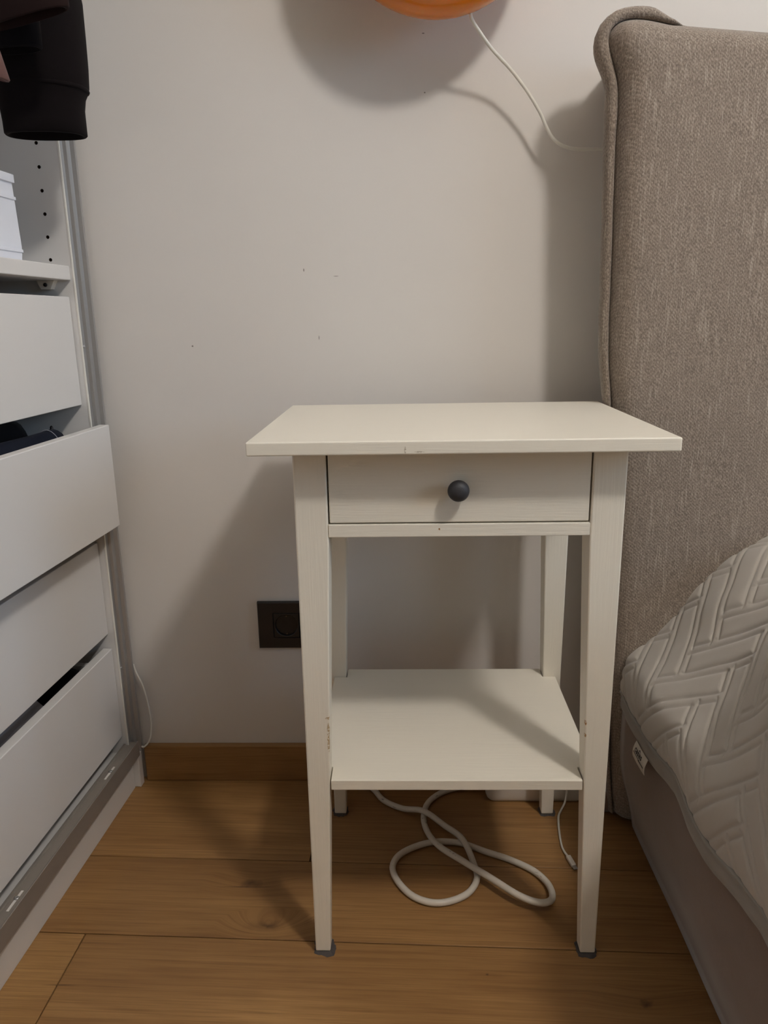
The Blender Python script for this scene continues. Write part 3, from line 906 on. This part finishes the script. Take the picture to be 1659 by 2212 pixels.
# ---------------------------------------------------------------- quilted bedspread
secA = [(.2765, .258), (.2755, .275), (.2770, .292), (.2835, .3115), (.296, .3245), (.318, .343), (.354, .3825), (.380, .4175), (.404, .449), (.424, .471), (.4416, .4855), (.479, .5095), (.53, .527), (.60, .538), (.75, .545)]
secB = [(.2765, .258), (.2735, .280), (.2720, .305), (.2715, .335), (.2715, .370), (.2720, .405), (.2735, .440), (.2765, .475), (.2820, .508), (.2920, .538), (.3100, .562), (.3500, .580), (.43, .590), (.55, .596), (.72, .600)]
def arc(sec):
    P = [Vector((p.x, p.y)) for p in catmull([(x, z, 0) for x, z in sec], 10)]
    c = [0]
    for a, b in zip(P, P[1:]): c.append(c[-1] + (b - a).length)
    return P, c
ARC = (arc(secA), arc(secB))
cum = ARC[0][1]
def one_sec(s, which):
    P, cm = ARC[which]
    s = min(max(s, 0), cm[-1] - 1e-6)
    lo, hi = 0, len(cm) - 1
    while hi - lo > 1:
        m = (lo + hi) // 2
        if cm[m] <= s: lo = m
        else: hi = m
    t = (s - cm[lo]) / (cm[hi] - cm[lo])
    return P[lo].lerp(P[hi], t), (P[hi] - P[lo]).normalized()
def sec_at(s, y=.3):
    w = min(1, max(0, (.16 - y) / .42)); w = w * w * (3 - 2 * w)
    pa, da = one_sec(s, 0); pb, db = one_sec(s, 1)
    d = da.lerp(db, w).normalized()
    return pa.lerp(pb, w), Vector((-d.y, d.x))                # outward normal (left/up)
hem_tab = [(-.5, .012), (-.18, .018), (-.08, -.004), (0, -.006), (.046, .006), (.10, 0), (.167, -.008), (.23, -.012), (.29, -.006), (.33, 0)]
def hem(y): return interp(hem_tab, y) + .002 * math.sin(y * 40)
QW, QN = .046, 3
def quilt_h(u, v):
    a = (u + v) * .70711 / QW; b = (v - u) * .70711 / QW      # pattern turned on the cloth
    i, j = math.floor(a), math.floor(b)
    m = (i - j) % (2 * QN)
    if m < QN:   t, l = b - j, a - (i - m)
    else:
        t, l = a - i, b - (j - (2 * QN - 1 - m))
    e = .14
    d = min(abs(t - e), abs(t - (1 - e)))
    if t < e or t > 1 - e: d = d
    dl = min(abs(l - e), abs(QN - e - l))
    ins = (e < t < 1 - e)
    dist = d if (e < l < QN - e) else (math.hypot(max(0, e - t, t - 1 + e), min(abs(l - e), abs(l - QN + e))) if not ins else dl)
    if ins: dist = min(d, dl)
    dist *= QW
    amp = .0034 if ins and e < l < QN - e else .0028
    return amp * (1 - math.exp(-(dist / .0024)))
def drange(a, b, st):
    o = []; x = a
    while x < b - 1e-9: o.append(x); x += st
    return o
yl = drange(-1.70, -.60, .03) + drange(-.60, -.30, .004) + drange(-.30, .2915, .0017) + [.2915]
Smax = cum[-1]
s_l = drange(0, .36, .0017) + drange(.36, .50, .004) + drange(.50, Smax - .002, .01) + [Smax - .002]
vs = []; fs = []
ns_ = len(s_l)
def cover_pt(s, y, lift=True):
    p, n = sec_at(s, y)
    hz = hem(y) * max(0, 1 - s / .10)
    q = Vector((p.x, y, p.y + hz))
    N = Vector((n.x, 0, n.y))
    f = 0.0
    f += .0045 * noise.noise(Vector((y * 6, s * 7, 1.3)))
    f += .004 * noise.noise(Vector((y * 15 + s * 6, s * 13 - y * 4, 7.7))) * (1 - math.exp(-s / .02))
    sag = 0.0
    q.z += sag
    if lift:
        f += quilt_h(y, s) * min(1, s / .004) * (1 if y > -.62 else .6)
    return q + N * f
for y in yl:
    for s in s_l:
        vs.append(cover_pt(s, y))
for i in range(len(yl) - 1):
    for k in range(ns_ - 1):
        a = i * ns_ + k
        fs.append((a, a + ns_, a + ns_ + 1, a + 1))
# flat continuation over the rest of the bed and down the far side
far = [(1.0, .547), (1.6, .545), (1.9, .53), (1.985, .49), (2.012, .42), (2.02, .33), (2.022, .26)]
prev = [i * ns_ + ns_ - 1 for i in range(len(yl))]
for (x, z) in far:
    cur_i = []
    for i, y in enumerate(yl):
        cur_i.append(len(vs)); vs.append(Vector((x, y, z + .055 * min(1, max(0, (.16 - y) / .42)) + .004 * noise.noise(Vector((x * 6, y * 6, 0))))))
    for i in range(len(yl) - 1):
        fs.append((prev[i], prev[i + 1], cur_i[i + 1], cur_i[i]))
    prev = cur_i
qo = empty('bedspread', (1.15, -.70, .26))
tag(qo, 'light grey-beige quilted bedspread with a herringbone stitch draped over the bed', 'bedspread')
QL = Matrix.Translation((-1.15, .70, -.26))
pydata('quilt', [QL @ v for v in vs], fs, M_QUILT, qo, True, recalc=False)
# smooth binding below the quilting, with a corded edge
prof_b = [(.0035, .0025), (.0012, .0048), (-.0012, .0034), (-.0022, .0012), (-.009, .0014), (-.017, .0016), (-.0245, .0018), (-.0258, .0004), (-.0245, -.0012), (-.01, -.0016), (.002, -.0014)]
rings = []
yb_l = drange(-1.70, -.62, .03) + drange(-.62, .2915, .006) + [.2915]
for y in yb_l:
    p0 = cover_pt(0, y, False); p1 = cover_pt(.004, y, False)
    T = Vector(((p1.x - p0.x), 0, (p1.z - p0.z))).normalized(); N = Vector((-T.z, 0, T.x))
    wv_ = .0012 * noise.noise(Vector((y * 30, 2, 0)))
    rings.append([QL @ (p0 + Vector((0, 0, a)) + N * (b + wv_)) for a, b in prof_b])
loft('binding', rings, M_BIND, qo)
# sewn-in maker's tag
tg_pts = []
def on_tag(u, v, out=0.0):
    """u 0..1 along the hem (towards the camera), v 0..1 downwards."""
    y = .188 - .052 * u - .006 * v
    ht = cover_pt(0, y, False)
    return Vector((ht.x - .0042 - .004 * v - .003 * math.sin(v * 2.5) - out, y, ht.z - .0225 - .020 * v + .008 * (u - .5) * 0))
nu, nv = 8, 6
vs = [QL @ on_tag(i / nu, j / nv) for j in range(nv + 1) for i in range(nu + 1)]
nt_ = len(vs)
vs += [QL @ on_tag(i / nu, j / nv, -.0007) for j in range(nv + 1) for i in range(nu + 1)]
fs = []
for j in range(nv):
    for i in range(nu):
        a = j * (nu + 1) + i
        fs.append((a, a + 1, a + nu + 2, a + nu + 1)); fs.append((nt_ + a, nt_ + a + nu + 1, nt_ + a + nu + 2, nt_ + a + 1))
for i in range(nu):
    fs.append((i, nt_ + i, nt_ + i + 1, i + 1)); b = nv * (nu + 1) + i; fs.append((b, b + 1, nt_ + b + 1, nt_ + b))
for j in range(nv):
    a = j * (nu + 1); fs.append((a, a + nu + 1, nt_ + a + nu + 1, nt_ + a)); b = a + nu; fs.append((b, nt_ + b, nt_ + b + nu + 1, b + nu + 1))
tg = pydata('care_tag', [v for v in vs], fs, M_TAG, qo)
tg['label'] = 'small white sewn-in tag with dark lettering'
# lettering as strips bent onto the tag
glyph = {'c': [[(1, .85), (.7, 1), (.2, .9), (0, .5), (.2, .1), (.7, 0), (1, .15)]],
         'a': [[(0, .9), (.5, 1), (.9, .8), (.95, 0)], [(.95, .55), (.4, .6), (0, .3), (.35, 0), (.95, .2)]],
         's': [[(.95, .85), (.5, 1), (.05, .8), (.3, .55), (.8, .42), (.95, .2), (.5, 0), (0, .15)]]}
vs = []; fs = []
def stroke(P, w=.008):
    for (u0, v0), (u1, v1) in zip(P, P[1:]):
        L = math.hypot((u1 - u0) * 2.4, v1 - v0) or 1e-6
        nx_, ny_ = -(v1 - v0) / L * w, (u1 - u0) * 2.4 / L * w * 2.4
        ex, ey = (u1 - u0) / L * w, (v1 - v0) / L * w
        b = len(vs)
        for u, v in ((u0 - ex + nx_, v0 - ey + ny_), (u0 - ex - nx_, v0 - ey - ny_), (u1 + ex - nx_, v1 + ey - ny_), (u1 + ex + nx_, v1 + ey + ny_)):
            vs.append(QL @ on_tag(u, v, .0004))
        fs.append((b, b + 1, b + 2, b + 3))
u = .16
for ch in 'casas':
    for P in glyph[ch]:
        stroke([(u + x * .085, .44 - z * .20) for x, z in P], .0135)
    u += .115
stroke([(.40, .17), (.46, .08), (.52, .17)], .012)
stroke([(.08, .56), (.60, .585)], .010); stroke([(.52, .62), (.92, .64)], .016)
pydata('lettering', vs, fs, M_INK, tg)

# ================================================================== WALL LAMP (orange ring, its lower arc in view)
RLC = Vector((-.0105, .352, 1.3645))
wl = empty('wall_lamp', (RLC.x, WALL_Y, RLC.z))
tag(wl, 'glossy orange glass ring lamp on the wall, cut by the top of the photo', 'lamp')
Rm, rt = .1025, .050
rings = []
nb, ntb = 72, 36
vs = []; fs = []
for i in range(nb):
    a = 2 * math.pi * i / nb
    for k in range(ntb):
        b = 2 * math.pi * k / ntb
        rr = Rm + rt * math.cos(b)
        vs.append((rr * math.cos(a), RLC.y - WALL_Y + .9 * rt * math.sin(b), rr * math.sin(a)))
for i in range(nb):
    for k in range(ntb):
        fs.append((i * ntb + k, i * ntb + (k + 1) % ntb, ((i + 1) % nb) * ntb + (k + 1) % ntb, ((i + 1) % nb) * ntb + k))
pydata('glass_ring', vs, fs, M_ORANGE, wl, True)
lathe('wall_mount', [(.070, -.0005), (.070, -.008), (.066, -.016), (.03, -.018)], (0, 0, 0), (0, 1, 0), M_PLAST, wl, 40)
lc = [(0.033, 0.362, 1.224), (0.0355, 0.362, 1.2135), (0.0473, 0.372, 1.2011), (0.0664, 0.386, 1.1838), (0.0932, 0.396, 1.1617), (0.1164, 0.4, 1.1365), (0.1364, 0.402, 1.1091), (0.1469, 0.403, 1.0897), (0.1564, 0.404, 1.0749), (0.1712, 0.406, 1.064), (0.1926, 0.409, 1.0589), (0.2159, 0.411, 1.0587), (0.24, 0.414, 1.058), (0.27, 0.424, 1.05), (0.3, 0.429, 1.0)]
pc = tube('cord', [(x - RLC.x, y - WALL_Y, z - RLC.z) for x, y, z in lc], .0024, M_CORD, wl, 12, 8)
pc['label'] = 'thin white cord running to the headboard'

# ================================================================== WALL SOCKET
so = empty('wall_socket', (-.2585, WALL_Y, .3072))
tag(so, 'dark brown wall socket plate half hidden behind the left front leg', 'socket')
pw, ph = .124, .0865
bm = bmesh.new()
P0 = [(-pw / 2, -.0, -ph / 2), (pw / 2, -.0, -ph / 2), (pw / 2, -.0, ph / 2), (-pw / 2, -.0, ph / 2)]
def fr_ring(e, y): return [bm.verts.new(p) for p in ((-pw / 2 + e, y, -ph / 2 + e), (pw / 2 - e, y, -ph / 2 + e), (pw / 2 - e, y, ph / 2 - e), (-pw / 2 + e, y, ph / 2 - e))]
def in_ring(y, g=0): return [bm.verts.new(p) for p in ((-.0345 - g, y, -.0228 - g), (.0345 + g, y, -.0228 - g), (.0345 + g, y, .0228 + g), (-.0345 - g, y, .0228 + g))]
R_ = [fr_ring(0, -.0003), fr_ring(.0002, -.0068), fr_ring(.0016, -.0085), in_ring(-.0085, .0006), in_ring(-.0072), in_ring(-.003)]
for a, b in zip(R_, R_[1:]):
    for i in range(4): bm.faces.new((a[i], a[(i + 1) % 4], b[(i + 1) % 4], b[i]))
bm.faces.new(R_[0]); bm.faces.new(R_[-1])
from_bm('plate', bm, M_SOCK, so)
# two-module socket insert: square face with a round recess
ix = -.0118
def disc(r, y, n=40): return [(ix + r * math.cos(2 * math.pi * k / n), y, r * math.sin(2 * math.pi * k / n)) for k in range(n)]
def sqr(h, y, n=40):
    o = []
    for k in range(n):
        a = 2 * math.pi * k / n; s = h / max(abs(math.cos(a)), abs(math.sin(a)))
        o.append((ix + s * math.cos(a), y, s * math.sin(a)))
    return o
ins = loft('socket_insert', [sqr(.0224, -.0031), sqr(.0224, -.0079), sqr(.0219, -.0084), disc(.0204, -.0084), disc(.0196, -.0078), disc(.0193, -.0008)], M_SOCK_IN, so, True, True, False)
for dx in (-.0095, .0095):
    lathe('pin_hole', [(.0030, 0), (.0030, .0006), (.0022, .0010), (.0022, .0003)], (ix + dx, -.0008, .003), (0, -1, 0), M_BLACKP, ins, 18)
for z in (-.0165, .0165):
    box('earth_contact', ix - .0010, ix + .0010, -.0060, -.0010, z - .0014, z + .0014, M_COPPER, ins, .0005)
box('blank_module', .0119, .0340, -.0082, -.0031, -.0222, .0222, M_SOCK_IN, so, .0006)

# ================================================================== THINGS ON THE FLOOR
cb_ = empty('cable_box', (.1625, .389, 0))
tag(cb_, 'low white plastic cable box on the floor behind the nightstand', 'box')
rings = []
for z, e in ((.0008, .012), (.002, .0085), (.006, .005), (.013, .0025), (.024, .0008), (.040, .0), (.052, .0005), (.0555, .003), (.057, .007)):
    r = []
    hx, hy, rad = .0885 - e, .0315 - e * .4, .010
    for (sx, sy, a0) in ((1, 1, 0), (-1, 1, 90), (-1, -1, 180), (1, -1, 270)):
        for k in range(6):
            a = math.radians(a0 + 90 * k / 5)
            r.append((sx * (hx - rad) + rad * math.cos(a), sy * (hy - rad) + rad * math.sin(a), z))
    rings.append(r)
loft('body', rings, M_PLAST, cb_, True, True)
box('lid_line', -.085, .085, -.0318, -.0312, .043, .0436, M_BLACKP, cb_, .0)

pc_pts = [(-.150, .416, .030), (-.138, .405, .012), (-.1195, .3850, .0055), (-.1021, .3566, .0055), (-.0696, .3338, .0065), (-.0341, .3160, .0145), (-.0002, .2870, .0085), (.0265, .2455, .0145), (.0410, .198, .0060), (.0420, .1680, .0055), (.0258, .1400, .0055),
          (-.0024, .1242, .0055), (-.0293, .1222, .0055), (-.0559, .1354, .0055), (-.0765, .163, .0055), (-.0852, .1921, .0055), (-.0768, .2176, .0055), (-.0547, .2367, .0055), (-.0247, .2499, .0052), (.0015, .2522, .0050), (.0273, .2479, .0048),
          (.0624, .2288, .0050), (.0965, .2113, .0055), (.1286, .1884, .0055), (.1450, .1640, .0060), (.1490, .1395, .008), (.1425, .1190, .0125), (.1240, .1110, .0165), (.0965, .1225, .019), (.0610, .1560, .019), (.0240, .1930, .0165), (-.0100, .2270, .0150), (-.0277, .2680, .008), (-.0342, .3100, .0050), (-.0262, .3490, .0055), (-.0038, .3765, .0058), (.0217, .3886, .0075), (.05, .392, .012), (.0738, .390, .018)]
pcable = tube('power_cable', pc_pts, .0049, M_CABLE, None, 14, 8)
tag(pcable, 'thick white power cable looped on the floor under the nightstand', 'cable')
us = empty('charging_cable', (.196, .30, 0))
tag(us, 'thin white charging cable with a small plug end beside the right front leg', 'cable')
ul = lambda P: [(x - .196, y - .30, z) for x, y, z in P]
tube('cord', ul([(.214, .352, .058), (.2145, .350, .040), (.211, .345, .014), (.2025, .335, .0035), (.195, .3200, .002), (.1895, .290, .002), (.1856, .2533, .002), (.1862, .235, .0024), (.1902, .2193, .0034)]), .0018, M_CORD, us, 10, 8)
d = Vector((.1961 - .1902, .1911 - .2193, 0)).normalized(); sd = Vector((-d.y, d.x, 0))
def plug(name, s0, s1, hw, hh, mat):
    o = Vector((.1902 - .196, .2193 - .30, .0036)); bm = bmesh.new(); P = []
    for z in (-hh, hh):
        for a, b in ((s0, -hw), (s1, -hw), (s1, hw), (s0, hw)):
            P.append(o + d * a + sd * b + Vector((0, 0, z)))
    bm_hexa(bm, P); bevel_all(bm, min(hh, hw) * .5, 3)
    return from_bm(name, bm, mat, us)
plug('plug', -.002, .0200, .0040, .0028, M_PLAST)
plug('plug_tip', .0198, .0270, .0033, .0012, M_STEEL)
wc = tube('thin_cable', [(-.5485, .4255, .235), (-.5440, .4250, .217), (-.5354, .4245, .1942), (-.5289, .424, .1573), (-.5266, .423, .1199), (-.5300, .4185, .090), (-.5400, .416, .076), (-.5460, .4165, .0755)], .0017, M_CORD, None, 10, 8)
tag(wc, 'thin white cable curving out behind the wardrobe profile above the baseboard', 'cable')
